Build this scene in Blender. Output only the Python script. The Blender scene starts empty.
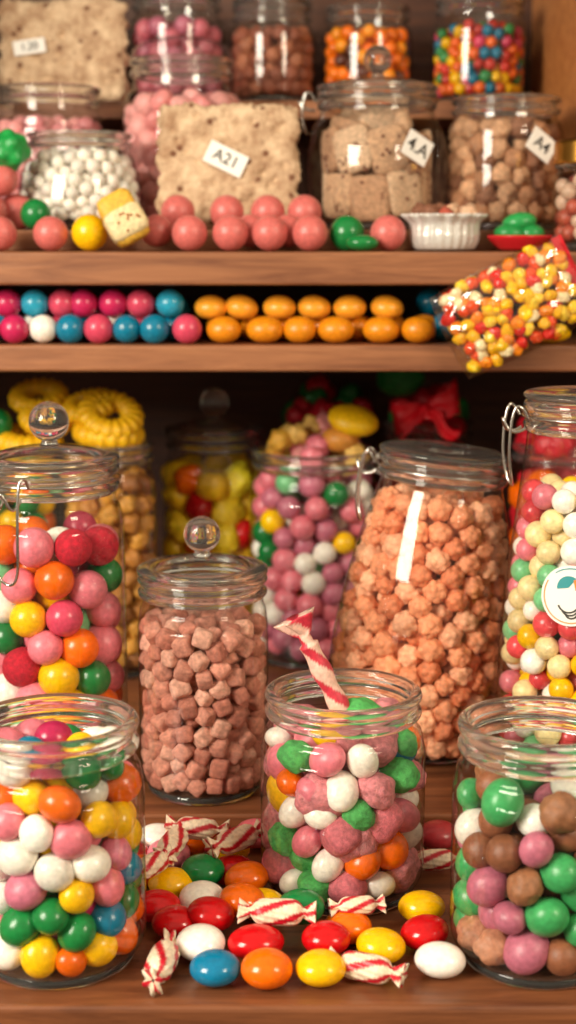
import bpy, bmesh, math, random
import numpy as np
from mathutils import Vector, Matrix, Euler, noise as mnoise

random.seed(7)
RNG = np.random.default_rng(11)
scene = bpy.context.scene
try:
    scene.view_settings.view_transform = 'Standard'
except Exception:
    pass

# ------------------------------------------------------------------ colour
def lin(h):
    h = h.lstrip('#')
    out = []
    for i in (0, 2, 4):
        c = int(h[i:i+2], 16) / 255.0
        out.append(c / 12.92 if c <= 0.04045 else ((c + 0.055) / 1.055) ** 2.4)
    return out
def C(h, rough=0.24):
    return tuple(lin(h) + [rough])

PINK = C('e27a88', .32); ROSE = C('cc4560'); RED = C('c01018'); ORANGE = C('ec6806')
YELLOW = C('f6bf08'); GREEN = C('147a3a'); MINT = C('78c68a', .32); BLUE = C('0a7696')
WHITE = C('f5efe2'); MAGENTA = C('c02658'); MAUVE = C('bd6b80', .35); BROWN = C('a06a4c', .4)
TEAL = C('1fa08c'); CREAM = C('f3dba0', .35)
SPINK = C('e08a90', .78); SGREEN = C('52b45c', .75); SRED = C('c0122e', .85)

# ------------------------------------------------------------------ materials
def newmat(name):
    m = bpy.data.materials.new(name); m.use_nodes = True
    nt = m.node_tree; nt.nodes.clear()
    out = nt.nodes.new('ShaderNodeOutputMaterial')
    return m, nt, out

def N(nt, t, **kw):
    n = nt.nodes.new(t)
    for k, v in kw.items():
        if k in n.inputs.keys(): n.inputs[k].default_value = v
        else: setattr(n, k, v)
    return n

def mat_candy():
    m, nt, out = newmat('candy_shell')
    L = nt.links.new
    at = nt.nodes.new('ShaderNodeAttribute'); at.attribute_name = 'col'
    b = nt.nodes.new('ShaderNodeBsdfPrincipled')
    tc = nt.nodes.new('ShaderNodeTexCoord')
    n1 = N(nt, 'ShaderNodeTexNoise', Scale=260.0, Detail=4.0)
    L(tc.outputs['Object'], n1.inputs['Vector'])
    amp = nt.nodes.new('ShaderNodeMapRange'); amp.inputs['From Min'].default_value = .15; amp.inputs['From Max'].default_value = .8
    amp.inputs['To Min'].default_value = .90; amp.inputs['To Max'].default_value = .60
    L(at.outputs['Alpha'], amp.inputs['Value'])
    mr = N(nt, 'ShaderNodeMapRange'); mr.inputs['From Min'].default_value = .3; mr.inputs['From Max'].default_value = .68
    mr.inputs['To Max'].default_value = 1.12
    L(amp.outputs['Result'], mr.inputs['To Min'])
    L(n1.outputs['Fac'], mr.inputs['Value'])
    vm = nt.nodes.new('ShaderNodeVectorMath'); vm.operation = 'SCALE'
    L(at.outputs['Color'], vm.inputs[0]); L(mr.outputs['Result'], vm.inputs['Scale'])
    L(vm.outputs['Vector'], b.inputs['Base Color'])
    L(at.outputs['Alpha'], b.inputs['Roughness'])
    n2 = N(nt, 'ShaderNodeTexNoise', Scale=800.0, Detail=3.0)
    L(tc.outputs['Object'], n2.inputs['Vector'])
    bs = nt.nodes.new('ShaderNodeMapRange'); bs.inputs['From Min'].default_value = .25; bs.inputs['From Max'].default_value = .8
    bs.inputs['To Min'].default_value = .03; bs.inputs['To Max'].default_value = .9
    L(at.outputs['Alpha'], bs.inputs['Value'])
    bp = N(nt, 'ShaderNodeBump', Distance=.0014)
    L(n2.outputs['Fac'], bp.inputs['Height']); L(bs.outputs['Result'], bp.inputs['Strength'])
    L(bp.outputs['Normal'], b.inputs['Normal'])
    b.inputs['Subsurface Weight'].default_value = .15
    b.inputs['Subsurface Radius'].default_value = (.006, .003, .002)
    b.inputs['Subsurface Scale'].default_value = 1.0
    L(b.outputs[0], out.inputs[0])
    return m

def mat_thin_glass(name='jar_glass', tint=(.99, .993, .99), base=.05, top=.85):
    m, nt, out = newmat(name); L = nt.links.new
    lw = N(nt, 'ShaderNodeLayerWeight', Blend=.5)
    pw = nt.nodes.new('ShaderNodeMath'); pw.operation = 'POWER'; pw.inputs[1].default_value = 4.5
    L(lw.outputs['Facing'], pw.inputs[0])
    mr = nt.nodes.new('ShaderNodeMapRange'); mr.inputs['To Min'].default_value = base; mr.inputs['To Max'].default_value = top
    L(pw.outputs[0], mr.inputs['Value'])
    tr = nt.nodes.new('ShaderNodeBsdfTransparent')
    mc = nt.nodes.new('ShaderNodeMix'); mc.data_type = 'RGBA'
    mc.inputs[6].default_value = (*tint, 1); mc.inputs[7].default_value = (.5, .53, .49, 1)
    L(pw.outputs[0], mc.inputs[0]); L(mc.outputs[2], tr.inputs['Color'])
    gl = N(nt, 'ShaderNodeBsdfGlossy', Roughness=.03)
    tc = nt.nodes.new('ShaderNodeTexCoord')
    nz = N(nt, 'ShaderNodeTexNoise', Scale=22.0, Detail=1.0)
    L(tc.outputs['Object'], nz.inputs['Vector'])
    bp = N(nt, 'ShaderNodeBump', Strength=.3, Distance=.004)
    L(nz.outputs['Fac'], bp.inputs['Height']); L(bp.outputs['Normal'], gl.inputs['Normal'])
    mx = nt.nodes.new('ShaderNodeMixShader')
    L(mr.outputs['Result'], mx.inputs[0]); L(tr.outputs[0], mx.inputs[1]); L(gl.outputs[0], mx.inputs[2])
    L(mx.outputs[0], out.inputs[0])
    return m

def mat_solid_glass():
    m, nt, out = newmat('thick_glass')
    g = N(nt, 'ShaderNodeBsdfGlass', Roughness=.01, IOR=1.47)
    g.inputs['Color'].default_value = (.99, .995, .985, 1)
    d = nt.nodes.new('ShaderNodeBsdfDiffuse'); d.inputs['Color'].default_value = (.9, .9, .86, 1)
    mx = nt.nodes.new('ShaderNodeMixShader'); mx.inputs[0].default_value = .025
    nt.links.new(g.outputs[0], mx.inputs[1]); nt.links.new(d.outputs[0], mx.inputs[2])
    nt.links.new(mx.outputs[0], out.inputs[0])
    return m

def mat_simple(name, h, rough=.4, metal=0.0, nscale=None, namp=.15, bump=0.0, bscale=200.0):
    m, nt, out = newmat(name); L = nt.links.new
    b = N(nt, 'ShaderNodeBsdfPrincipled', Roughness=rough, Metallic=metal)
    col = lin(h)
    tc = nt.nodes.new('ShaderNodeTexCoord')
    n1 = N(nt, 'ShaderNodeTexNoise', Scale=nscale or 30.0, Detail=4.0)
    L(tc.outputs['Object'], n1.inputs['Vector'])
    mx = nt.nodes.new('ShaderNodeMix'); mx.data_type = 'RGBA'
    mx.inputs[6].default_value = (*[c * (1 - namp) for c in col], 1)
    mx.inputs[7].default_value = (*[min(1, c * (1 + namp)) for c in col], 1)
    L(n1.outputs['Fac'], mx.inputs[0]); L(mx.outputs[2], b.inputs['Base Color'])
    if bump:
        n2 = N(nt, 'ShaderNodeTexNoise', Scale=bscale, Detail=4.0)
        L(tc.outputs['Object'], n2.inputs['Vector'])
        bp = N(nt, 'ShaderNodeBump', Strength=bump, Distance=.003)
        L(n2.outputs['Fac'], bp.inputs['Height']); L(bp.outputs['Normal'], b.inputs['Normal'])
    L(b.outputs[0], out.inputs[0])
    return m

def mat_wood(name, dark, light, rough=.42):
    m, nt, out = newmat(name); L = nt.links.new
    b = N(nt, 'ShaderNodeBsdfPrincipled', Roughness=rough)
    tc = nt.nodes.new('ShaderNodeTexCoord')
    mp = nt.nodes.new('ShaderNodeMapping'); mp.inputs['Scale'].default_value = (2.0, 22.0, 26.0)
    L(tc.outputs['Object'], mp.inputs['Vector'])
    n1 = N(nt, 'ShaderNodeTexNoise', Scale=3.0, Detail=8.0, Roughness=.65, Distortion=.6)
    L(mp.outputs[0], n1.inputs['Vector'])
    cr = nt.nodes.new('ShaderNodeValToRGB')
    cr.color_ramp.elements[0].position = .3; cr.color_ramp.elements[0].color = (*lin(dark), 1)
    cr.color_ramp.elements[1].position = .7; cr.color_ramp.elements[1].color = (*lin(light), 1)
    L(n1.outputs['Fac'], cr.inputs[0]); L(cr.outputs[0], b.inputs['Base Color'])
    bp = N(nt, 'ShaderNodeBump', Strength=.25, Distance=.002)
    L(n1.outputs['Fac'], bp.inputs['Height']); L(bp.outputs['Normal'], b.inputs['Normal'])
    L(b.outputs[0], out.inputs[0])
    return m

def mat_nougat():
    m, nt, out = newmat('nougat'); L = nt.links.new
    b = N(nt, 'ShaderNodeBsdfPrincipled', Roughness=.8)
    tc = nt.nodes.new('ShaderNodeTexCoord')
    n1 = N(nt, 'ShaderNodeTexNoise', Scale=45.0, Detail=8.0, Roughness=.7)
    L(tc.outputs['Object'], n1.inputs['Vector'])
    cr = nt.nodes.new('ShaderNodeValToRGB')
    cr.color_ramp.elements[0].position = .35; cr.color_ramp.elements[0].color = (*lin('a07a5a'), 1)
    cr.color_ramp.elements[1].position = .62; cr.color_ramp.elements[1].color = (*lin('dcbf9c'), 1)
    L(n1.outputs['Fac'], cr.inputs[0])
    vo = N(nt, 'ShaderNodeTexVoronoi', Scale=55.0)
    L(tc.outputs['Object'], vo.inputs['Vector'])
    c2 = nt.nodes.new('ShaderNodeValToRGB')
    c2.color_ramp.elements[0].position = .16; c2.color_ramp.elements[0].color = (1, 1, 1, 1)
    c2.color_ramp.elements[1].position = .26; c2.color_ramp.elements[1].color = (0, 0, 0, 1)
    L(vo.outputs['Distance'], c2.inputs[0])
    mx = nt.nodes.new('ShaderNodeMix'); mx.data_type = 'RGBA'
    mx.inputs[7].default_value = (*lin('74492f'), 1)
    L(c2.outputs[0], mx.inputs[0]); L(cr.outputs[0], mx.inputs[6]); L(mx.outputs[2], b.inputs['Base Color'])
    n2 = N(nt, 'ShaderNodeTexNoise', Scale=160.0, Detail=6.0)
    L(tc.outputs['Object'], n2.inputs['Vector'])
    bp = N(nt, 'ShaderNodeBump', Strength=.8, Distance=.004)
    L(n2.outputs['Fac'], bp.inputs['Height']); L(bp.outputs['Normal'], b.inputs['Normal'])
    L(b.outputs[0], out.inputs[0])
    return m

M_CANDY = mat_candy()
M_GLASS = mat_thin_glass()
M_THICK = mat_solid_glass()
M_FILM = mat_thin_glass('plastic_film', (.97, .96, .95), .12, .7)
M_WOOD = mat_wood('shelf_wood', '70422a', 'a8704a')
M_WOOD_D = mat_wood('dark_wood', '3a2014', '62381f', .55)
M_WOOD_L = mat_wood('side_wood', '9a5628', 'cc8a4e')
M_TABLE = mat_wood('counter_wood', '56301d', '8e5634', .36)
M_STEEL = mat_simple('steel_wire', 'c9c6c0', .22, 1.0, namp=.05)
M_GOLD = mat_simple('brass_lid', 'd8a24a', .28, 1.0, namp=.06)
M_NOUGAT = mat_nougat()
M_PAPER = mat_simple('paper', 'f2efe8', .7, namp=.03)
M_INK = mat_simple('ink', '35322f', .6, namp=.1)
M_TEALINK = mat_simple('teal_ink', '2d8f94', .6, namp=.1)
M_ORINK = mat_simple('orange_ink', 'e58a3a', .6, namp=.1)
M_RIBBON = mat_simple('red_ribbon', 'dc1424', .35, namp=.2)
M_REDPLASTIC = mat_simple('red_glaze', 'c81f2a', .25, namp=.1)
M_FROST = mat_simple('frosted_silver', 'd9d6cf', .25, .25, namp=.1, bump=.3)

# ------------------------------------------------------------------ mesh utils
def link(ob, parent=None):
    scene.collection.objects.link(ob)
    if parent is not None: ob.parent = parent
    return ob
def empty(name, loc=(0, 0, 0), rot=(0, 0, 0)):
    e = bpy.data.objects.new(name, None); e.empty_display_size = .02
    e.location = loc; e.rotation_euler = rot
    return link(e)
def mesh_obj(name, verts, faces, mat, parent=None, smooth=True):
    me = bpy.data.meshes.new(name); me.from_pydata([tuple(map(float, v)) for v in verts], [], faces)
    me.materials.append(mat)
    if smooth: me.polygons.foreach_set('use_smooth', [True] * len(me.polygons))
    me.update()
    return link(bpy.data.objects.new(name, me), parent)

def catmull(pts, sub=5, closed=False):
    pts = [np.array(p, float) for p in pts]; n = len(pts); out = []
    rng = range(n) if closed else range(n - 1)
    for i in rng:
        if closed: p0, p1, p2, p3 = pts[i-1], pts[i], pts[(i+1) % n], pts[(i+2) % n]
        else: p0, p1, p2, p3 = pts[max(i-1, 0)], pts[i], pts[i+1], pts[min(i+2, n-1)]
        for s in range(sub):
            t = s / sub
            out.append(.5*((2*p1)+(-p0+p2)*t+(2*p0-5*p1+4*p2-p3)*t*t+(-p0+3*p1-3*p2+p3)*t**3))
    if not closed: out.append(pts[-1])
    return [(max(0.0, float(p[0])), float(p[1])) for p in out]

def lathe(name, prof, mat, parent, seg=72, closed=False, rfun=None):
    verts, faces = [], []
    n = len(prof)
    for (r, z) in prof:
        for k in range(seg):
            a = 2*math.pi*k/seg
            rr = r * (rfun(a, z) if rfun else 1)
            verts.append((rr*math.cos(a), rr*math.sin(a), z))
    m = n if closed else n-1
    for i in range(m):
        j = (i+1) % n
        for k in range(seg):
            k2 = (k+1) % seg
            faces.append((i*seg+k, i*seg+k2, j*seg+k2, j*seg+k))
    ob = mesh_obj(name, verts, faces, mat, parent)
    bm = bmesh.new(); bm.from_mesh(ob.data)
    bmesh.ops.remove_doubles(bm, verts=bm.verts, dist=1e-6)
    bmesh.ops.recalc_face_normals(bm, faces=bm.faces)
    bm.to_mesh(ob.data); bm.free()
    ob.data.polygons.foreach_set('use_smooth', [True]*len(ob.data.polygons))
    return ob

def box(name, x0, x1, y0, y1, z0, z1, mat, parent=None, bev=.003):
    bm = bmesh.new(); bmesh.ops.create_cube(bm, size=1)
    for v in bm.verts:
        v.co = Vector(((x0+x1)/2 + v.co.x*(x1-x0), (y0+y1)/2 + v.co.y*(y1-y0), (z0+z1)/2 + v.co.z*(z1-z0)))
    if bev: bmesh.ops.bevel(bm, geom=list(bm.edges), offset=bev, segments=3, affect='EDGES', profile=.5)
    me = bpy.data.meshes.new(name); bm.to_mesh(me); bm.free(); me.materials.append(mat)
    return link(bpy.data.objects.new(name, me), parent)

def wire(name, pts, r, mat, parent, cyclic=False):
    cu = bpy.data.curves.new(name, 'CURVE'); cu.dimensions = '3D'; cu.bevel_depth = r; cu.bevel_resolution = 3
    sp = cu.splines.new('NURBS'); sp.points.add(len(pts)-1)
    for p, q in zip(sp.points, pts): p.co = (*q, 1)
    sp.use_cyclic_u = cyclic; sp.use_endpoint_u = True; sp.order_u = 3
    sp.resolution_u = 6
    cu.materials.append(mat)
    return link(bpy.data.objects.new(name, cu), parent)

# ------------------------------------------------------------------ candy base shapes
def ico(sub):
    bm = bmesh.new(); bmesh.ops.create_icosphere(bm, subdivisions=sub, radius=1)
    v = np.array([x.co[:] for x in bm.verts]); f = np.array([[w.index for w in t.verts] for t in bm.faces])
    bm.free(); return v, f
I2, I3 = ico(3), ico(4)
def superq(base, p):
    v, f = base
    return v / (np.abs(v)**p).sum(1)[:, None]**(1/p), f
KIND = {'ball': [(*I2, None)], 'fine': [(*I3, None)]}
KIND['cube'] = [(*superq(I2, 7), None)]
KIND['drop'] = [(*superq(I2, 3.0), None)]
def lump(seed, amp=.28, fr=1.6, base=I2):
    v, f = base; o = Vector((seed*7.3, seed*3.1, seed*1.7)); out = []
    for p in v:
        d = mnoise.noise(Vector(p)*fr+o) + .5*mnoise.noise(Vector(p)*fr*2.3+o)
        out.append(p*(1+amp*d))
    return np.array(out), f, None
def cluster(seed, n=15, base=I3):
    v, f = base; rs = np.random.default_rng(seed)
    c = rs.normal(size=(n, 3)); c /= np.linalg.norm(c, axis=1)[:, None]
    for _ in range(30):
        d = c[:, None]-c[None]; q = (d**2).sum(2)+np.eye(n)*9
        c = c+.05*(d/q[..., None]).sum(1)/n*3; c /= np.linalg.norm(c, axis=1)[:, None]
    d = v @ c.T; s = .34; cc = .68
    disc = (cc*d)**2-(cc*cc-s*s*1.25)
    r = np.where(disc > 0, cc*d+np.sqrt(np.clip(disc, 0, None)), 0).max(1)
    r = np.maximum(r, .88)+.06*np.array([mnoise.noise(Vector(p)*3+Vector((seed, 0, 0))) for p in v])
    return v*r[:, None], f, None
KIND['lump'] = [lump(i, .34, 2.0) for i in range(5)]
KIND['gum'] = [lump(i+9, .20, 1.1, I3) for i in range(5)]
KIND['cluster'] = [cluster(i) for i in range(6)]
def twist_base(seed):
    nu, nv = 60, 48; V = []; Cc = []; F = []
    rs = random.Random(seed)
    ph = rs.random()*6
    for i in range(nu+1):
        x = -1 + 2*i/nu; ax = abs(x)
        if ax < .64: r = .30*(1-(ax/.68)**6) + .05
        elif ax < .70: r = .14
        else: r = .14 + .20*((ax-.70)/.30)**.9
        if i in (0, nu): r = .05
        for k in range(nv):
            a = 2*math.pi*k/nv
            ruff = 1 + (.30*math.sin(6*a+ph+x*3) if ax > .68 else .05*math.sin(12*a+x*8))
            fl = .65 if ax > .70 else 1
            V.append((x if i not in (0, nu) else x*.90, r*ruff*math.cos(a+x*1.2), r*ruff*fl*math.sin(a+x*1.2)))
            s = math.sin(4*a + x*10 + ph)
            Cc.append(C('c4142a', .35) if s > .38 else C('f4e0c4', .4))
    for i in range(nu):
        for k in range(nv):
            k2 = (k+1) % nv
            a, b, c, d = i*nv+k, i*nv+k2, (i+1)*nv+k2, (i+1)*nv+k
            F += [(a, b, c), (a, c, d)]
    return np.array(V), np.array(F), np.array(Cc)
KIND['twist'] = [twist_base(i) for i in range(3)]
def ring_base():
    V = []; F = []; nu, nv = 90, 16
    for i in range(nu):
        a = 2*math.pi*i/nu
        for k in range(nv):
            b = 2*math.pi*k/nv
            rr = .34*(1+.10*math.sin(18*a))
            V.append(((.68+rr*math.cos(b))*math.cos(a), (.68+rr*math.cos(b))*math.sin(a), rr*math.sin(b)))
    for i in range(nu):
        for k in range(nv):
            i2, k2 = (i+1) % nu, (k+1) % nv
            F += [(i*nv+k, i2*nv+k, i2*nv+k2), (i*nv+k, i2*nv+k2, i*nv+k2)]
    return np.array(V), np.array(F), None
KIND['ring'] = [ring_base()]

def rrot():
    q = RNG.normal(size=4); q /= np.linalg.norm(q); w, x, y, z = q
    return np.array([[1-2*(y*y+z*z), 2*(x*y-z*w), 2*(x*z+y*w)], [2*(x*y+z*w), 1-2*(x*x+z*z), 2*(y*z-x*w)], [2*(x*z-y*w), 2*(y*z+x*w), 1-2*(x*x+y*y)]])
def E(rx=0, ry=0, rz=0):
    return np.array(Euler((math.radians(rx), math.radians(ry), math.radians(rz))).to_matrix())

def mass(name, items, parent=None, loc=None):
    """items: (kind, pos, scale(3 or float), rot 3x3, rgba)"""
    Vs, Fs, Cs = [], [], []; off = 0
    for kind, pos, sc, rot, col in items:
        ks = KIND[kind]; v, f, c = ks[int(RNG.integers(len(ks)))]
        w = (v*np.array(sc)) @ rot.T + np.array(pos)
        Vs.append(w); Fs.append(f+off); off += len(v)
        if c is None: c = np.tile(np.array(col), (len(v), 1))
        Cs.append(c)
    V = np.concatenate(Vs); F = np.concatenate(Fs); Cc = np.concatenate(Cs)
    me = bpy.data.meshes.new(name)
    me.vertices.add(len(V)); me.vertices.foreach_set('co', V.astype(np.float32).ravel())
    me.loops.add(F.size); me.loops.foreach_set('vertex_index', F.astype(np.int32).ravel())
    me.polygons.add(len(F)); me.polygons.foreach_set('loop_start', np.arange(0, F.size, 3, dtype=np.int32))
    try: me.polygons.foreach_set('loop_total', np.full(len(F), 3, dtype=np.int32))
    except Exception: pass
    me.polygons.foreach_set('use_smooth', np.ones(len(F), dtype=bool))
    at = me.attributes.new('col', 'FLOAT_COLOR', 'POINT'); at.data.foreach_set('color', Cc.astype(np.float32).ravel())
    me.materials.append(M_CANDY); me.update(calc_edges=True)
    ob = bpy.data.objects.new(name, me)
    if loc: ob.location = loc
    return link(ob, parent)

def pack(Rf, z0, z1, r, phi=.62, iters=90, var=.06, heap=0.0):
    zs = np.linspace(z0, z1, 50)
    vol = np.trapezoid(np.pi*Rf(zs)**2, zs) if hasattr(np, 'trapezoid') else np.trapz(np.pi*Rf(zs)**2, zs)
    n = max(3, int(phi*vol/(4/3*np.pi*r**3)))
    if n > 800: iters = 50
    P = np.empty((n, 3)); a = RNG.random(n)*2*np.pi
    P[:, 2] = z0 + RNG.random(n)*(z1-z0)
    rr = np.sqrt(RNG.random(n))*(Rf(P[:, 2])-r*.8)
    P[:, 0] = rr*np.cos(a); P[:, 1] = rr*np.sin(a)
    rad = r*(1+var*RNG.normal(size=n)).clip(.8, 1.2)
    S = rad[:, None]+rad[None]
    for it in range(iters):
        P[:, 2] -= r*.02
        D = P[:, None]-P[None]; d = np.sqrt((D**2).sum(2))+np.eye(n)*9
        o = np.clip(S-d, 0, None)
        P += (D/d[..., None]*(o*.32)[..., None]).sum(1)
        top = z1 - rad + heap*(1-(np.hypot(P[:, 0], P[:, 1])/Rf(P[:, 2]).clip(.01)).clip(0, 1)**2)
        P[:, 2] = np.minimum(P[:, 2], top); P[:, 2] = np.maximum(P[:, 2], z0+rad)
        q = np.hypot(P[:, 0], P[:, 1])+1e-9; lim = np.maximum(Rf(P[:, 2])-rad-.001, .001)
        s = np.minimum(1, lim/q); P[:, 0] *= s; P[:, 1] *= s
    return P, rad

def fill(Rf, z0, z1, r, palette, phi=.62, heap=0.0, flat=0, var=.06):
    """palette: list of (kind, colour, weight, scale3)"""
    P, rad = pack(Rf, z0, z1, r, phi, heap=heap, var=var)
    w = np.array([p[2] for p in palette], float); w /= w.sum()
    ix = RNG.choice(len(palette), size=len(P), p=w); items = []
    for p, q, i in zip(P, rad, ix):
        k, c, _, s = palette[i]
        c = list(c); j = 1+.09*RNG.normal(); c = [max(0, min(1, x*j)) for x in c[:3]]+[c[3]]
        items.append((k, p, np.array(s)*q, rrot(), c))
    return items

S1 = (1.02, 1.02, 1.02); LEN = (1.25, 1.25, .82); OVO = (1.12, 1.04, .93)

# ------------------------------------------------------------------ jars
def rim_profile(rn, z0, h, t=.0050):
    return catmull([(rn-t, z0), (rn-.0005, z0-.001), (rn+.0035, z0+.12*h), (rn+.0035, z0+.30*h), (rn+.0002, z0+.42*h),
                    (rn, z0+.55*h), (rn+.0028, z0+.66*h), (rn+.0042, z0+.80*h), (rn+.0028, z0+.95*h),
                    (rn-.001, z0+h), (rn-t+.0008, z0+.95*h), (rn-t, z0+.8*h), (rn-t, z0+.4*h)], 4, True)

def jar(name, loc, ctrl, H, rimh=.022, lid=None, knob=.016, rot=(0, 0, 0), clasp=None, seg=72, cs=1.0):
    """ctrl: list of (r,z) outer wall control points from just above base to the neck (last)."""
    e = empty(name, loc, rot)
    rb = ctrl[0][0]; rn = ctrl[-1][0]
    wall = catmull(ctrl, 6)
    body = [(0, .009), (rb*.5, .009), (rb*.93, .009)] + [(r, z) for r, z in wall]
    lathe('glass_body', body, M_GLASS, e, seg)
    lathe('glass_base', catmull([(0, .001), (rb*.6, .001), (rb*.92, 0), (rb*1.0, .004), (rb*.98, .008)], 4) +
          [(rb*.90, .0075), (0, .0065)], M_THICK, e, seg)
    zn = ctrl[-1][1]
    lathe('glass_rim', rim_profile(rn, zn, rimh), M_THICK, e, seg, closed=True)
    top = zn+rimh
    if lid == 'glass':
        z = top+.0005
        lathe('lid_flange', catmull([(rn-.012, z), (rn+.002, z), (rn+.0045, z+.0025), (rn+.003, z+.006), (rn-.006, z+.0075), (rn-.012, z+.006)], 4, True), M_THICK, e, seg, closed=True)
        lathe('lid_dome', catmull([(rn-.007, z+.006), (rn*.72, z+.011), (rn*.4, z+.0145), (.008, z+.016)], 5), M_GLASS, e, seg)
        kz = z+.015
        prof = [(0, kz), (.009, kz), (.0075, kz+.003), (.006, kz+.006)]
        cz = kz+.005+knob*.93
        for i in range(13):
            a = -math.pi/2+.42+(math.pi-.42)*i/12
            prof.append((max(0, knob*math.cos(a)), cz+knob*math.sin(a)))
        lathe('lid_knob', prof, M_THICK, e, 40)
    elif lid == 'brass':
        z = zn+rimh*.3
        rr = rn+.005
        lathe('brass_lid', [(rr, z), (rr+.001, z+.001), (rr, z+.004), (rr, z+.02), (rr-.0005, z+.023), (rr-.004, z+.025), (0, z+.026)], M_GOLD, e, seg,
              rfun=lambda a, zz: 1+.006*math.sin(60*a))
    if clasp is not None:
        a = math.radians(clasp); ca, sa = math.cos(a), math.sin(a)
        R = rn+.006
        def P(rad, tan, z): return (rad*ca-tan*cs*sa, rad*sa+tan*cs*ca, z)
        wire('bail_ring', [((R-.001)*math.cos(t*math.pi/12), (R-.001)*math.sin(t*math.pi/12), zn+rimh*.48) for t in range(24)], .0011, M_STEEL, e, True)
        zz = zn+rimh*.5; k = cs
        wire('bail_clasp', [P(R, -.012, zz), P(R+.006, -.012, zz+.012), P(R+.013, -.010, zz+.006), P(R+.016, -.010, zz-.03*k), P(R+.012, -.008, zz-.055*k),
                            P(R+.008, 0, zz-.062*k), P(R+.012, .008, zz-.055*k), P(R+.016, .010, zz-.03*k), P(R+.013, .010, zz+.006), P(R+.006, .012, zz+.012), P(R, .012, zz)], .0014, M_STEEL, e)
        wire('bail_lever', [P(R, -.006, zz-.01), P(R+.012, -.006, zz-.018*k), P(R+.021, 0, zz+.004), P(R+.012, .006, zz-.018*k), P(R, .006, zz-.01)], .0014, M_STEEL, e)
    zsr = np.array([z for r, z in wall]); rsr = np.array([r for r, z in wall])
    def Rf(z): return np.interp(z, zsr, rsr)-.0015-.004*(z > zn)
    return e, Rf, zn

def straight(R, zn, rn, rb=.9, sh=.8):
    return [(R*rb, .008), (R*(rb+1)/2+.001, .013), (R*.995, .024), (R, zn*.35), (R, zn*sh*.92), (R*.985, zn*sh),
            ((R*.55+rn*.45), zn*(sh+1)/2), (rn+.0008, zn*(.35*sh+.65)), (rn, zn)]

# --------- cabinet -------------------------------------------------
box('counter_top', -.62, .62, .955, 1.2495, -.045, 0, M_TABLE, bev=.004)
box('counter_step', -.62, .62, 1.25, 2.12, -.045, .0225, M_TABLE, bev=.003)
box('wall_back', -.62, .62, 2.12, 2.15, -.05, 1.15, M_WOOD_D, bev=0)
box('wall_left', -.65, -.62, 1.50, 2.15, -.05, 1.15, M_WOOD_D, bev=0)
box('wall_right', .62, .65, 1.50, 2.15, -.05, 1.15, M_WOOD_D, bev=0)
box('shelf_board', -.62, .62, 1.55, 2.12, .3855, .4127, M_WOOD, bev=.003)
box('shelf_board', -.62, .62, 1.55, 2.12, .474, .5075, M_WOOD, bev=.003)
box('shelf_riser', -.62, .33, 1.628, 2.12, .5075, .53, M_WOOD, bev=.002)
box('rear_shelf_board', -.62, .33, 1.925, 2.12, .668, .69, M_WOOD, bev=.002)
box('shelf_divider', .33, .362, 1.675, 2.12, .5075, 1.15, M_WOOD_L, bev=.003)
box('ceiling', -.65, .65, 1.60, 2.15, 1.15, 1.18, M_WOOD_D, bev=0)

FZ = .0225
# --------- front open jars ------------------------------------------
def pal(kind, lst, s=S1):
    return [(kind, c, w, s) for c, w in lst]

e, Rf, zn = jar('candy_jar', (-.168, 1.03, 0), straight(.064, .159, .057, .86, .86), .183, .025)
mass('gumballs', fill(Rf, .010, .170, .0128, pal('fine', [(WHITE, 3), (YELLOW, 2.6), (ORANGE, 2.6), (GREEN, 2.2), (BLUE, 1.2), (MAUVE, 1.2), (PINK, 2), (MAGENTA, .8)], OVO), phi=.64, heap=.006, var=.09), e)

e, Rf, zn = jar('candy_jar', (.183, 1.03, 0), straight(.064, .157, .057, .86, .86), .181, .025)
mass('gumballs', fill(Rf, .010, .142, .0132, [('fine', C('90593c', .42), 3.2, S1), ('gum', C('a26c48', .5), 2.2, S1), ('fine', C('3fa45e', .3), 3.2, OVO), ('fine', WHITE, 1.6, OVO), ('fine', MAUVE, 1.6, OVO), ('gum', C('c68a6a', .5), 1.5, S1), ('fine', ORANGE, .4, OVO)], phi=.64, heap=.012, var=.09), e)

e, Rf, zn = jar('candy_jar', (.044, 1.148, 0), straight(.066, .147, .0585, .88, .84), .169, .022)
it = fill(Rf, .010, .136, .0132, [('gum', SPINK, 3.0, (1.28, 1.12, 1.0)), ('drop', C('d9747e', .7), 1.8, (1.2, 1.0, .95)), ('fine', WHITE, 3.0, (1.15, .95, .85)), ('gum', SGREEN, 1.4, (1.2, 1.1, .9)),
      ('fine', YELLOW, .7, (1.2, 1.1, .8)), ('fine', ORANGE, .6, (1.1, 1.1, .9)), ('fine', BLUE, .3, S1), ('fine', PINK, 2.4, (1.15, 1, .9))], phi=.66, heap=.010, var=.12)
it += [('fine', (-.008, -.020, .138), (.0185, .0165, .011), E(15, 5, 0), YELLOW), ('gum', (.016, .0, .146), (.021, .018, .013), E(10, 8, 20), SGREEN),
       ('gum', (-.030, .004, .140), (.020, .019, .014), E(0, 15, 20), SPINK), ('fine', (.044, -.008, .122), (.015, .015, .014), E(), BLUE),
       ('gum', (.034, .012, .140), (.018, .018, .016), E(0, 0, 60), SPINK), ('gum', (-.018, -.044, .094), (.021, .014, .018), E(0, 0, 0), SPINK), ('gum', (.006, -.046, .060), (.022, .014, .021), E(0, 0, 0), SPINK)]
mass('mixed_candies', it, e)
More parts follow.
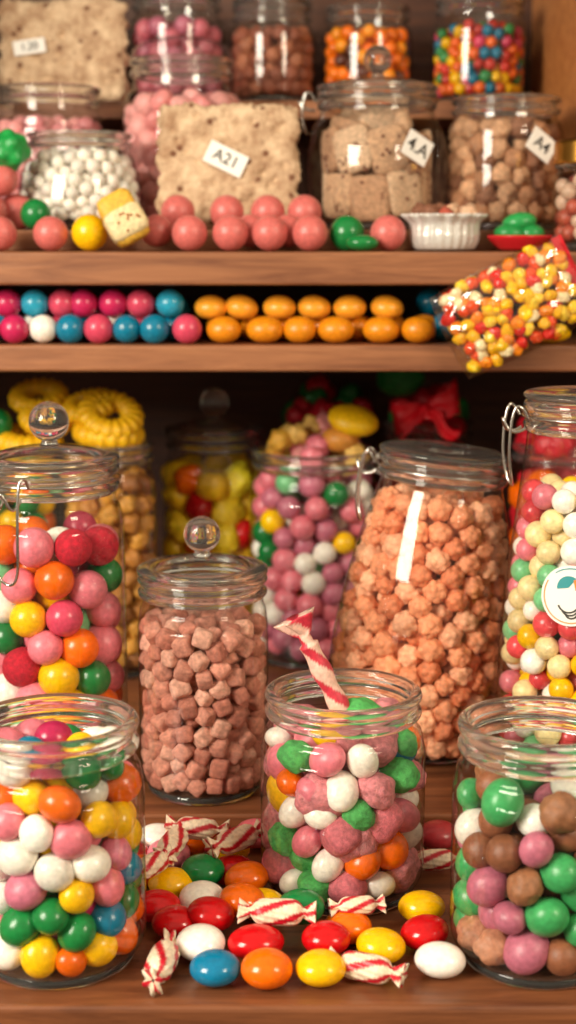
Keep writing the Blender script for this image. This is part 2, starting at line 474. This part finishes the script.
# peppermint stick standing in the centre jar
st = empty('peppermint_stick', (.031, 1.143, .176), (0, math.radians(-26), 0))
def stick():
    V = []; F = []; Cc = []; nu, nv = 70, 32
    for i in range(nu+1):
        t = i/nu; z = -.055 + .115*t
        if z < .035: r = .0078 + .0008*math.sin(t*25)
        elif z < .042: r = .0050
        else: r = .0050 + .011*((z-.042)/.018)
        if i in (0, nu): r = .001
        for k in range(nv):
            a = 2*math.pi*k/nv; ruff = 1+(.3*math.sin(5*a+z*90) if z > .042 else 0)
            fl = .55 if z > .042 else 1
            V.append((r*ruff*math.cos(a), r*ruff*fl*math.sin(a), z if i != nu else z-.006))
            s = math.sin(2*a+z*180)
            Cc.append(C('cc3346', .45) if s > .3 else C('f0c4b2', .45))
    for i in range(nu):
        for k in range(nv):
            k2 = (k+1) % nv; a, b, c, d = i*nv+k, i*nv+k2, (i+1)*nv+k2, (i+1)*nv+k
            F += [(a, b, c), (a, c, d)]
    return np.array(V), np.array(F), np.array(Cc)
KIND['stick'] = [stick()]
mass('striped_stick', [('stick', (0, 0, 0), 1.0, E(), None)], st)

# --------- middle row -------------------------------------------------
e, Rf, zn = jar('candy_jar', (-.077, 1.318, FZ), straight(.0590, .182, .0545, .88, .88), .207, .020, lid='glass', knob=.0165)
mass('sugar_cubes', fill(Rf, .010, .167, .0086, [('cube', C('cf8d78', .9), 2, (.90, .90, .90)), ('cube', C('c07a66', .9), 2, (.95, .84, .90)), ('cube', C('dca48e', .9), 1, (.88, .88, .88))], phi=.60), e)

e, Rf, zn = jar('candy_jar', (-.214, 1.335, FZ), straight(.0655, .274, .058, .9, .9), .30, .026, lid='glass', knob=.018, clasp=-112, cs=1.4)
mass('gumballs', fill(Rf, .010, .250, .0162, pal('fine', [(WHITE, 2), (YELLOW, 2.6), (ORANGE, 2.6), (MINT, 1), (BLUE, 1), (PINK, 2.4), (ROSE, 1), (SRED, 1), (GREEN, .6)])), e)

ctrl = [(.066, .008), (.078, .014), (.088, .034), (.0905, .07), (.088, .12), (.080, .175), (.070, .222), (.0625, .250), (.0595, .260), (.059, .267)]
e, Rf, zn = jar('candy_jar', (.123, 1.43, FZ+.004), ctrl, .289, .022, lid=None, rot=(0, math.radians(5.5), 0), clasp=170)
lathe('lid_disc', catmull([(0, .2905), (.055, .2895), (.0625, .291), (.062, .295), (.05, .297), (0, .298)], 4), M_THICK, e)
mass('peach_puffs', fill(Rf, .010, .258, .0106, [('cluster', C('ec9a6e', .6), 2, (1.16, 1.12, 1.12)), ('cluster', C('f4b088', .6), 2, (1.15, 1.15, 1.12)), ('cluster', C('e08458', .6), 1, (1.15, 1.1, 1.1))], phi=.62), e)

ctrl = [(.062, .008), (.069, .014), (.0715, .03), (.071, .10), (.067, .18), (.060, .24), (.054, .29), (.0505, .32), (.0495, .332)]
e, Rf, zn = jar('candy_jar', (.2605, 1.31, FZ), ctrl, .36, .028, clasp=-172)
lathe('lid_disc', catmull([(0, .3615), (.045, .3605), (.053, .362), (.0525, .366), (.04, .368), (0, .369)], 4), M_THICK, e)
mass('gumballs', fill(Rf, .010, .288, .0108, pal('fine', [(WHITE, 3), (YELLOW, 2.2), (MINT, 2), (C('dd4a50'), 2), (PINK, 1.5), (CREAM, 2.2)])), e)
# round sticker on it
def sticker(parent, R, zc, ang, rad, mat, off=.0012, r0=0.0, a0=0, a1=2*math.pi, nm='sticker'):
    V = []; F = []; nr, na = 8, 48
    for i in range(nr+1):
        q = r0+(rad-r0)*i/nr
        for k in range(na+1):
            t = a0+(a1-a0)*k/na; s = q*math.cos(t); z = zc+q*math.sin(t)
            r = float(np.interp(z, R[0], R[1]))+off
            a = ang+s/r
            V.append((r*math.cos(a), r*math.sin(a), z))
    for i in range(nr):
        for k in range(na):
            a = i*(na+1)+k; F.append((a, a+1, a+na+2, a+na+1))
    return mesh_obj(nm, V, F, mat, parent)
cw = catmull(ctrl, 6); RR = (np.array([z for r, z in cw]), np.array([r for r, z in cw]))
ang = math.radians(-107); ZS = .198
sticker(e, RR, ZS, ang, .026, M_PAPER)
sticker(e, RR, ZS, ang, .0238, M_TEALINK, .0016, .0228, .2, 2.2, 'sticker_ring_1')
sticker(e, RR, ZS, ang, .0238, M_ORINK, .0016, .0228, 2.6, 5.9, 'sticker_ring_2')
sticker(e, RR, ZS+.007, ang-.03, .010, M_TEALINK, .0016, .0, .9, 3.3, 'sticker_emblem_1')
sticker(e, RR, ZS+.005, ang+.06, .009, M_ORINK, .0016, 0, 0, 1.8, 'sticker_emblem_2')
for q in range(3):
    sticker(e, RR, ZS-.005-.0045*q, ang+.02*q-.02, .010-.002*q, M_INK, .0016, .0085-.002*q, 3.5, 5.9, 'sticker_print')

# --------- back row under the shelves -----------------------------------
e, Rf, zn = jar('candy_jar', (.031, 1.76, FZ), straight(.077, .232, .070, .9, .86), .255, .022, clasp=-20)
it = fill(Rf, .010, .232, .0142, pal('ball', [(WHITE, 3), (PINK, 3), (MAUVE, 3), (GREEN, 1.4), (MINT, 1), (YELLOW, 1)]), heap=.03)
for i in range(26):
    a = RNG.random()*6.28; q = RNG.random()**.5*.058
    it.append(('lump', (q*math.cos(a), q*math.sin(a), .243+.045*(1-(q/.06)**2)*RNG.random()), (.014, .013, .011), rrot(), [C('e0a83a', .5), C('e08f8b', .5), C('e8bc60', .5), PINK][i % 4]))
it.append(('fine', (.045, -.02, .290), (.030, .028, .016), E(18, 12, 0), C('f6c410', .4)))
it.append(('fine', (.030, -.02, .268), (.022, .022, .016), E(0, 0, 0), C('d9923a', .4)))
mass('mixed_candies', it, e)

e, Rf, zn = jar('candy_jar', (-.092, 1.868, FZ), straight(.066, .240, .058, .9, .86), .26, .02, lid='glass', knob=.018)
it = fill(Rf, .010, .225, .0175, [('drop', C('fac814', .4), 3, (1.3, 1.1, .9)), ('gum', C('fcd62a', .4), 3, (1.3, 1.2, 1)), ('gum', RED, .6, (1.1, 1, 1)), ('gum', ORANGE, .5, S1)], phi=.62)
it += [('gum', (.034, -.040, .140), (.020, .016, .020), E(), C('dc1418', .3))]
mass('jelly_candies', it, e)

e, Rf, zn = jar('candy_jar', (-.205, 1.70, FZ), straight(.053, .248, .047, .9, .88), .27, .022)
it = fill(Rf, .010, .240, .0120, [('lump', C('b97b35', .5), 2, S1), ('lump', C('d79a3c', .5), 2, S1), ('lump', C('8f5a2a', .5), 1, S1)])
rc = C('eeb810', .45)
it += [('ring', (0, 0, .280), (.040, .040, .036), E(5, 5, 0), rc), ('ring', (.004, -.008, .302), (.037, .037, .030), E(35, 8, 10), rc), ('ring', (-.022, .012, .310), (.032, .032, .030), E(20, -10, 0), rc)]
mass('gummy_rings', it, e)
e, Rf, zn = jar('candy_jar', (-.318, 1.70, FZ), straight(.053, .240, .047, .9, .88), .262, .022)
it = fill(Rf, .010, .235, .0135, [('ball', YELLOW, 2, S1), ('ball', ORANGE, 1, S1), ('ball', GREEN, 1, S1)])
it += [('ring', (.02, 0, .272), (.040, .040, .036), E(8, 5, 0), rc), ('ring', (.042, .0, .296), (.030, .030, .030), E(28, 8, 10), rc), ('ball', (-.012, -.01, .292), .018, E(), GREEN), ('ring', (.030, .03, .318), (.034, .034, .03), E(25, 0, 0), rc)]
mass('gummy_rings', it, e)

for (x, y, r, seedk, kinds) in [(.052, 1.975, .06, 1, [('gum', C('c3182a', .4), 3, S1), ('gum', C('d9552a', .4), 1, S1)]), (.182, 1.93, .062, 2, [('gum', C('c81828', .4), 3, S1), ('gum', C('2d9a3c', .4), 1, S1)]), (.315, 1.72, .06, 3, [('gum', C('c81828', .4), 3, S1), ('gum', ORANGE, 1, S1)])]:
    e, Rf, zn = jar('candy_jar', (x, y, FZ), straight(r, .246, r-.007, .9, .88), .27, .022)
    it = fill(Rf, .010, .24, .017, kinds)
    for i in range(22):
        a = RNG.random()*6.28; q = RNG.random()**.5*.050
        cc = C('c8182a', .4) if RNG.random() < .7 or seedk == 3 else C('248a3c', .4)
        it.append(('gum', (q*math.cos(a), q*math.sin(a), .262+.055*(1-(q/.055)**2)*RNG.random()), (.018, .016, .013), rrot(), cc))
    if seedk == 2: it += [('gum', (-.040, -.026, .322), (.028, .026, .022), E(), C('1f8a3a', .45))]
    mass('gummy_candies', it, e)

# red bow resting on the jar behind
bow = empty('ribbon_bow', (.166, 1.80, .316), (math.radians(4), math.radians(-8), 0))
def lobe(sgn, tilt, nm):
    V = []; F = []; n = 36
    for i in range(n+1):
        t = 2*math.pi*i/n; s = math.sin(t/2)
        x = sgn*.040*(1-math.cos(t))/2; y = -.013*math.sin(t)*s
        w = .006+.014*s
        for k in range(9):
            z = -w+2*w*k/8
            V.append((x, y+.0022*math.sin(k*1.7+t*2)*s-.003*abs(k-4)/4*s, z+tilt*abs(x)+.0015*math.sin(6*t)))
    for i in range(n):
        for k in range(8):
            a = i*9+k; F.append((a, a+1, a+10, a+9))
    ob = mesh_obj(nm, V, F, M_RIBBON, bow); so = ob.modifiers.new('t', 'SOLIDIFY'); so.thickness = .0012
lobe(1, .35, 'loop_1'); lobe(-1, -.05, 'loop_2')
for j, (dx, dz) in enumerate([(-.036, -.022), (.032, -.030)]):
    V = []; F = []
    for i in range(13):
        t = i/12
        for k in range(6):
            wv = -.010+.020*k/5
            V.append((dx*t+wv*.5+.003*math.sin(t*7), -.014-.004*math.sin(k*1.5+t*4)-.006*t, dz*t+wv*.6+.004*math.sin(t*6)))
    for i in range(12):
        for k in range(5):
            a = i*6+k; F.append((a, a+1, a+7, a+6))
    ob = mesh_obj('tail_%d' % (j+1), V, F, M_RIBBON, bow); so = ob.modifiers.new('t', 'SOLIDIFY'); so.thickness = .0012
v, f, _ = KIND['gum'][0]
mesh_obj('knot', v*np.array([.009, .016, .011]), f.tolist(), M_RIBBON, bow)

# --------- lower shelf: rows of gumballs and orange sweets ----------------
SZ = .4132; it = []
r = .0150
front = [(-.315, ROSE), (-.285, MAGENTA), (-.256, WHITE), (-.227, BLUE), (-.1975, ROSE), (-.168, BLUE), (-.139, BLUE), (-.105, ROSE)]
for x, c in front:
    it.append(('fine', (x, 1.572+.003*RNG.normal(), SZ+r), r*(1+.04*RNG.normal()), E(), c))
for x, c in [(-.330, MAGENTA), (-.300, MAGENTA), (-.270, C('2a9ab8')), (-.241, ROSE), (-.212, MAGENTA), (-.183, MAGENTA), (-.153, ROSE), (-.120, C('2a9ab8'))]:
    it.append(('fine', (x+.004*RNG.normal(), 1.592, SZ+r*2.7), r, E(), c))
for i in range(8): it.append(('ball', (-.33+.03*i, 1.605, SZ+r), r, E(), [ROSE, BLUE, WHITE][i % 3]))
for i in range(8): it.append(('ball', (-.33+.03*i, 1.628, SZ+r*2.2), r, E(), [MAGENTA, BLUE][i % 2]))
mass('gumball_row', it)
OR1 = C('e08a14', .32); OR2 = C('eea02a', .32); it = []
for x, s in ((-.067, 1.0), (-.024, 1.08), (.012, .95), (.050, 1.05), (.097, 1.05), (.136, .98)): it.append(('fine', (x, 1.575, SZ+.0140), (.0182*s, .0175*s, .0140), E(0, 0, 0), OR1))
for x in (-.082, -.045, -.008, .028, .066, .108): it.append(('fine', (x+.002*RNG.normal(), 1.598, SZ+.036), (.0175, .0170, .0128), E(8, RNG.normal()*6, 0), OR2))
for i in range(7): it.append(('ball', (-.07+.036*i, 1.615, SZ+.0145), (.0175, .0175, .0140), E(), OR1))
mass('orange_lentils', it)
mass('blue_and_yellow_drops', [('fine', (.272, 1.578, SZ+.010), (.024, .018, .010), E(), YELLOW), ('fine', (.168, 1.612, SZ+.0155), .0155, E(), BLUE), ('fine', (.154, 1.640, SZ+.0400), .0155, E(), BLUE), ('fine', (.150, 1.655, SZ+.0155), .0155, E(), BLUE)])

# --------- upper shelf -----------------------------------------------------
UZ = .5080; RZ = .53; it = []
PK = C('d06c66', .34)
for x in (-.3, -.247): it.append(('fine', (x, 1.587, UZ+.018), .018, E(), PK))
for x in (-.1025, -.060, -.019, .023, .104): it.append(('fine', (x, 1.587, UZ+.0185), .0185, E(), PK))
for x in (-.119, -.066, -.022, .018): it.append(('fine', (x, 1.654, RZ+.0190), .0185, E(), PK))
for x in (-.139, -.04, 0.0): it.append(('fine', (x, 1.610, UZ+.021), .017, E(), PK))
mass('pink_gumballs', it)
it = [('fine', (-.206, 1.587, UZ+.019), .019, E(), YELLOW), ('fine', (-.273, 1.655, RZ+.017), .0165, E(), GREEN), ('fine', (.062, 1.603, UZ+.0185), .0185, E(), GREEN),
      ('fine', (.076, 1.566, UZ+.0085), (.017, .014, .0085), E(), GREEN), ('ball', (-.325, 1.66, RZ+.02), .02, E(), PK), ('ball', (-.300, 1.690, RZ+.02), .02, E(), PK),
      ('ball', (-.312, 1.672, RZ+.054), .018, E(), PK), ('cluster', (-.302, 1.672, RZ+.085), .022, E(), C('1f9a48', .35))]
mass('green_and_yellow_gumballs', it)

e, Rf, zn = jar('candy_jar', (-.236, 1.745, RZ), [(.055, .008), (.065, .014), (.070, .03), (.068, .055), (.061, .078), (.056, .086), (.0555, .092)], .11, .016)
mass('white_pastilles', fill(Rf, .010, .088, .0080, pal('ball', [(WHITE, 3), (C('efe6da', .4), 1)]), heap=.01), e)
e, Rf, zn = jar('candy_jar', (-.126, 1.845, RZ), straight(.072, .178, .058, .9, .78), .2, .022, lid=None)
lathe('lid_dome', catmull([(.061, .2), (.055, .212), (.035, .222), (0, .226)], 5), M_GLASS, e)
mass('pink_candies', fill(Rf, .010, .162, .012, [('ball', C('eaa5a0', .4), 2, LEN), ('ball', C('e08c8a', .4), 1, LEN)]), e)
e, Rf, zn = jar('candy_jar', (-.292, 1.888, RZ), straight(.068, .150, .060, .9, .82), .17, .022)
mass('pink_candies', fill(Rf, .010, .140, .0105, [('ball', C('e29a98', .4), 2, S1), ('ball', C('cf8286', .4), 1, S1)]), e)

# nougat slabs
def slab(name, loc, w, h, d, rot, seed, tag=None):
    e = empty(name, loc, rot)
    bm = bmesh.new(); bmesh.ops.create_cube(bm, size=1)
    bmesh.ops.subdivide_edges(bm, edges=list(bm.edges), cuts=60, use_grid_fill=True)
    rs = random.Random(seed); holes = [(rs.uniform(-.42, .42), rs.uniform(-.42, .42), rs.uniform(.015, .03)) for _ in range(34)]
    for v in bm.verts:
        x, y, z = v.co; o = Vector((seed*5, 0, 0))
        p = abs(2*x)**14+abs(2*z)**14
        k = 1/(max(1e-9, p)**(1/14)) if p > 1 else 1
        X = x*k*w; Z = z*k*h; Y = y*d
        X += (.007*mnoise.noise(Vector((x*2, y, z*9))+o)+.003*mnoise.noise(Vector((x*4, y, z*28))+o))*(abs(2*x)**2)
        Z += (.008*mnoise.noise(Vector((x*7, y, z*2+9))+o)+.003*mnoise.noise(Vector((x*30, y, z*4))+o))*(abs(2*z)**2)*(1 if z > 0 else .2)
        Y += .003*mnoise.noise(Vector((x*7, y*3, z*7))+o)+.0018*mnoise.noise(Vector((x*22, y*3, z*22))+o)
        if y < 0:
            for hx, hz, hr in holes:
                dd = ((x-hx)**2+(z-hz)**2)/hr**2
                if dd < 5: Y += .0050*math.exp(-dd)
        edge = max(abs(2*x), abs(2*z)); Y *= (1-.35*max(0, edge-.9)/.1)
        v.co = (X, Y, Z+h/2)
    me = bpy.data.meshes.new('block'); bm.to_mesh(me); bm.free(); me.materials.append(M_NOUGAT)
    me.polygons.foreach_set('use_smooth', [True]*len(me.polygons))
    link(bpy.data.objects.new('block', me), e)
    return e
def tag(parent, loc, w, h, rot, txt):
    t = bpy.data.objects.new('price_tag', None); t.location = loc; t.rotation_euler = rot; link(t, parent)
    box('card', -w/2, w/2, -.0006, .0006, -h/2, h/2, M_PAPER, t, .0004)
    cu = bpy.data.curves.new('print', 'FONT'); cu.body = txt; cu.size = h*.72; cu.align_x = 'CENTER'; cu.align_y = 'CENTER'; cu.extrude = .0001; cu.offset = .0002
    cu.materials.append(M_INK)
    o = bpy.data.objects.new('print', cu); o.rotation_euler = (math.radians(90), 0, 0); o.location = (0, -.0009, 0); link(o, t)
s = slab('nougat_slab', (-.067, 1.715, RZ), .155, .138, .028, (math.radians(-8), 0, 0), 3)
tag(s, (-.002, -.0185, .076), .046, .025, (0, math.radians(26), 0), 'A21')
s = slab('nougat_slab', (-.284, 1.965, .69), .158, .126, .028, (math.radians(-6), math.radians(0), 0), 8)
tag(s, (-.040, -.0185, .066), .040, .018, (0, math.radians(-8), 0), '1.20')

# rounded jar with nougat pieces
ctrl = [(.058, .008), (.070, .015), (.079, .034), (.082, .062), (.081, .088), (.074, .112), (.066, .126), (.064, .134)]
e, Rf, zn = jar('candy_jar', (.101, 1.755, RZ), ctrl, .157, .020, lid='glass', knob=.016, clasp=178, cs=.6)
it = []
for i in range(22):
    a = RNG.random()*6.28; q = .005+RNG.random()*.035; z = .03+.09*RNG.random()
    it.append(('cube', (q*math.cos(a), q*math.sin(a), z), (.026, .008, .022), E(RNG.normal()*15, RNG.normal()*25, RNG.random()*360), C(['d2a884', 'dcb896', 'c09472'][i % 3], .85)))
for i in range(18):
    a = math.radians(-90)+(i-8.5)*.36; z = .034+.046*(i % 2)
    it.append(('cube', (.055*math.cos(a), .055*math.sin(a), z+.010*RNG.random()), (.006, .022, .025), E(0, 0, math.degrees(a))@E(RNG.normal()*14, 0, 0), C(['d2a884', 'dcb896', 'c09472'][i % 3], .85)))
for i in range(70):
    a = -math.pi*RNG.random(); z = .02+.085*RNG.random()
    it.append(('ball', (.0612*math.cos(a), .0612*math.sin(a), z), .0022, E(), C('7a4a34', .6)))
mass('nougat_pieces', it, e)
tag(e, (.040, -.0765, .088), .034, .028, (0, math.radians(28), math.radians(28)), '4.A')
e, Rf, zn = jar('candy_jar', (.247, 1.755, RZ), straight(.065, .128, .058, .9, .86), .148, .020)
mass('fudge_chunks', fill(Rf, .010, .124, .0105, [('lump', C('b8835e', .7), 2, (1.15, 1.1, 1.05)), ('lump', C('d0a07a', .7), 2, (1.15, 1.1, 1.05)), ('lump', C('946246', .7), 1, (1.1, 1.1, 1.1))]), e)
tag(e, (.032, -.060, .092), .036, .026, (0, math.radians(32), math.radians(28)), 'A4')
e, Rf, zn = jar('candy_jar', (.320, 1.600, UZ), straight(.043, .083, .038, .92, .9), .105, .018, lid='brass')
mass('caramel_drops', fill(Rf, .010, .080, .0085, [('ball', C('b5533f', .4), 2, S1), ('ball', C('d8b49a', .4), 2, S1), ('ball', C('8c3f30', .4), 1, S1)]), e)

# rear shelf jars
def rj(x, r, h, kinds, cr, lid=None, nm='gumballs'):
    e, Rf, zn = jar('candy_jar', (x, 2.0, .69), straight(r, h-.02, r-.007, .9, .84), h, .02, lid=lid)
    mass(nm, fill(Rf, .010, h*.78, cr, kinds), e)
rj(-.142, .060, .135, [('ball', C('c96a78', .4), 2, S1), ('ball', MAUVE, 1, S1)], .012)
rj(-.020, .054, .122, [('lump', C('94523a', .6), 2, S1), ('lump', C('ad6a4a', .6), 1, S1)], .010, lid='glass', nm='chocolate_chunks')
rj(.102, .057, .122, [('ball', C('f4780e', .35), 2.4, S1), ('ball', C('f0961a', .35), 1, S1), ('ball', C('5a2a1a', .35), .9, S1)], .0090)
rj(.245, .060, .130, pal('ball', [(C('d8466a'), 2.0), (C('e86a2a'), 1.2), (YELLOW, 1.7), (C('2f8a4a'), 1.2), (C('c93a30'), 1.2), (BLUE, .9)]), .0075)

# nougat / lemon piece on the shelf
s = empty('cream_nougat_bar', (-.168, 1.566, UZ+.032), (math.radians(-12), math.radians(-28), math.radians(15)))
mass('bar', [('cube', (0, 0, .002), (.019, .012, .027), E(), C('e6b440', .5)), ('cube', (0, -.002, -.004), (.0205, .0125, .016), E(), C('ecd4a2', .5))] +
     [('ball', (RNG.uniform(-.015, .015), -.0140, RNG.uniform(-.015, .008)), .0016, E(), C('a86a30', .5)) for _ in range(10)], s)

# frosted ruffled dish
s = empty('ruffled_glass_dish', (.164, 1.600, UZ))
lathe('bowl', catmull([(.0, .001), (.026, .001), (.033, .005), (.036, .014), (.036, .022), (.037, .029), (.043, .036), (.041, .038), (.034, .031), (.032, .022), (.030, .012), (0, .008)], 4), M_FROST, s, 144,
      rfun=lambda a, z: 1+.02*math.sin(24*a)+.07*math.sin(16*a)*max(0, (z-.026)/.012))
mass('cocoa_drops', [('lump', (.026*math.cos(k*1.1)*(k % 4)/3, .026*math.sin(k*1.1)*(k % 4)/3, .034+.004*(k % 2)), .010, rrot(), C(['8a5a42', 'b5533f', 'd9b090'][k % 3], .6)) for k in range(22)], s)
s = empty('red_sweet_dish', (.242, 1.592, UZ))
lathe('saucer', catmull([(0, .001), (.018, .001), (.026, .006), (.034, .014), (.032, .016), (.023, .009), (0, .007)], 4), M_REDPLASTIC, s, 64)
mass('green_sweets', [('fine', (-.010, 0, .018), (.017, .014, .010), E(0, 6, 0), C('1f8a44', .3)), ('fine', (.012, .002, .018), (.014, .013, .010), E(), C('1f8a44', .3)), ('fine', (.0, .006, .030), (.018, .015, .010), E(0, -8, 0), C('2a9a50', .3))], s)

# cellophane packet leaning on the shelves
pk = empty('candy_packet', (.226, 1.520, .453), (math.radians(-4), math.radians(-27), math.radians(-4)))
W2, H2, T2 = .067, .045, .020
def thick(u, v): return T2*max(0, (1-abs(u)**3.2))**.6*max(0, (1-abs(v)**2.6))**.6
for side, nm in ((-1, 'film_front'), (1, 'film_back')):
    V = []; F = []; n1, n2 = 56, 36
    for i in range(n1+1):
        for j in range(n2+1):
            u = -1.0+2*i/n1; v = -1+2*j/n2
            wr = .0030*mnoise.noise(Vector((u*6, v*6, side*3)))+.0008*math.sin(v*60)*max(0, abs(u)-.85)/.15
            V.append((u*W2*(1-.04*v*v)*1.10, side*(thick(u, v)+.001)+wr, v*H2*(1-.06*u*u)*1.07))
    for i in range(n1):
        for j in range(n2):
            a = i*(n2+1)+j; F.append((a, a+1, a+n2+2, a+n2+1))
    mesh_obj(nm, V, F, M_FILM, pk)
it = []; cols = [C('d8281e'), C('f2b81c'), C('f08a1c'), C('f2e0b0'), C('e8501e'), C('f6cf3a'), C('f6c21a')]
for i in range(12):
    for j in range(8):
        u = -.87+1.74*i/11+.04*RNG.normal(); v = -.84+1.68*j/7+.05*RNG.normal()
        T = thick(u, v)-.0065
        if T < -.003: continue
        for l in (-1, 1):
            it.append(('gum', (u*W2, l*max(0, T)+.001*RNG.normal(), v*H2), .0068*np.array((1.15, 1, .9)), rrot(), cols[int(RNG.integers(len(cols)))]))
mass('chewy_candies', it, pk)
sV = []; sF = []
for i in range(9):
    for j in range(25):
        sV.append((W2*(.93+.16*i/8), -.0022-.0006*math.sin(j*1.5), H2*.97*(-1+2*j/24)))
for i in range(8):
    for j in range(24):
        a = i*25+j; sF.append((a, a+1, a+26, a+25))
mesh_obj('seal_strip', sV, sF, M_REDPLASTIC, pk)

# --------- loose candies on the counter ----------------------------------
LZ = .0122; ls = (.0182, .0170, .0120); it = []
def lent(x, y, c, z=LZ, s=ls, rx=0, ry=0, rz=0): it.append(('fine', (x, y, z), s, E(rx, ry, rz), c))
LRED = C('c80c14', .16); LYEL = C('f6bc06', .16); LOR = C('ee6c06', .16); LGR = C('127a3c', .16); LBL = C('0a769e', .16); LWH = C('f5f0e6', .16)
lent(-.101, 1.088, LRED); lent(-.067, 1.098, LWH, .014, rx=10); lent(-.035, 1.082, LOR, .020, ry=8); lent(.010, 1.062, LGR, .024, rx=6)
lent(-.0516, .988, LBL); lent(-.0150, .984, LOR, .0138, (.0185, .0175, .0135)); lent(.0232, .988, LYEL, rz=10); lent(.109, 1.000, LWH, rz=-15, s=(.0185, .016, .012))
lent(.1015, 1.040, LRED, ry=-10, z=.014); lent(.103, 1.083, LYEL, .014, rx=-8); lent(.068, 1.022, LYEL, ry=6); lent(.028, 1.030, LRED, .014)
lent(-.0235, 1.026, LRED, .013, (.021, .017, .012), rz=10); lent(-.064, 1.025, LWH, .013, rx=8); lent(-.058, 1.060, LRED, .019, ry=10)
lent(-.050, 1.190, LYEL, .016, rx=12); lent(-.084, 1.215, LOR, .0125); lent(-.069, 1.142, LGR, .018, rx=6); lent(-.112, 1.215, LWH, .015); lent(-.033, 1.128, LOR, .018, ry=-10)
lent(-.028, 1.228, C('e0707a', .2), .014); lent(-.118, 1.155, LOR); lent(.130, 1.225, C('a83038', .3), .014); lent(-.094, 1.13, LYEL)
lent(-.135, 1.19, LRED); lent(-.02, 1.09, LYEL); lent(.045, 1.052, LOR, .0125)
lent(-.155, 1.235, LWH, .0125); lent(-.045, 1.155, LRED); lent(-.085, 1.06, LRED); lent(-.10, 1.185, C('e98b9b', .3), .014)
mass('loose_lentil_candies', it)
def tw(x, y, z, L, rz, ry=0):
    s = empty('striped_twist_candy', (x, y, z), (0, math.radians(ry), math.radians(rz)))
    mass('wrapper', [('twist', (0, 0, 0), (L, L*.92, L*.92), E(RNG.random()*90, 0, 0), None)], s)
tw(-.090, .998, .0120, .032, 82)
tw(-.008, 1.044, .0280, .030, -4)
tw(.052, 1.058, .0265, .022, 10)
tw(.055, .990, .0115, .030, -24)
tw(-.042, 1.165, .035, .030, 42)
tw(-.094, 1.160, .034, .030, 75)
tw(-.076, 1.19, .034, .028, -14)
tw(.122, 1.178, .0115, .026, 5)
tw(-.108, 1.115, .034, .026, 55)

# ------------------------------------------------------------------ lights
def area(name, loc, target, size, power, col):
    l = bpy.data.lights.new(name, 'AREA'); l.shape = 'RECTANGLE'; l.size = size[0]; l.size_y = size[1]; l.energy = power; l.color = col
    o = bpy.data.objects.new(name, l); o.location = loc
    o.rotation_euler = (Vector(target)-Vector(loc)).to_track_quat('-Z', 'Y').to_euler(); link(o)
area('window_light', (-1.45, -.1, 1.15), (0, 1.5, .3), (.8, 1.0), 68, (1, .91, .76))
area('right_fill', (1.4, -.2, 1.3), (.05, 1.5, .4), (.5, .7), 24, (1, .84, .62))  # second, weaker warm area light added from the front right as fill
w = bpy.data.worlds.new('world'); scene.world = w; w.use_nodes = True
nt = w.node_tree; bg = nt.nodes['Background']
tc = nt.nodes.new('ShaderNodeTexCoord'); sx = nt.nodes.new('ShaderNodeSeparateXYZ')
nt.links.new(tc.outputs['Generated'], sx.inputs[0])
cr = nt.nodes.new('ShaderNodeValToRGB')
cr.color_ramp.elements[0].position = 0; cr.color_ramp.elements[0].color = (.12, .07, .045, 1)
cr.color_ramp.elements[1].position = 1; cr.color_ramp.elements[1].color = (.72, .58, .42, 1)
mr = nt.nodes.new('ShaderNodeMapRange'); mr.inputs['From Min'].default_value = -.5; mr.inputs['From Max'].default_value = .5
nt.links.new(sx.outputs['Z'], mr.inputs['Value']); nt.links.new(mr.outputs[0], cr.inputs[0]); nt.links.new(cr.outputs[0], bg.inputs[0])
bg.inputs[1].default_value = .85

cam = bpy.data.cameras.new('camera'); co = bpy.data.objects.new('camera', cam); link(co)
co.location = (0, 0, .52); co.rotation_euler = (math.radians(90-10.3), 0, 0)
cam.sensor_fit = 'VERTICAL'; cam.sensor_height = 24; cam.lens = 24*1500/1024
cam.clip_start = .01
cam.dof.use_dof = True; cam.dof.focus_distance = 1.20; cam.dof.aperture_fstop = 2.8
scene.camera = co
print('verts', sum(len(o.data.vertices) for o in scene.objects if o.type == 'MESH'))
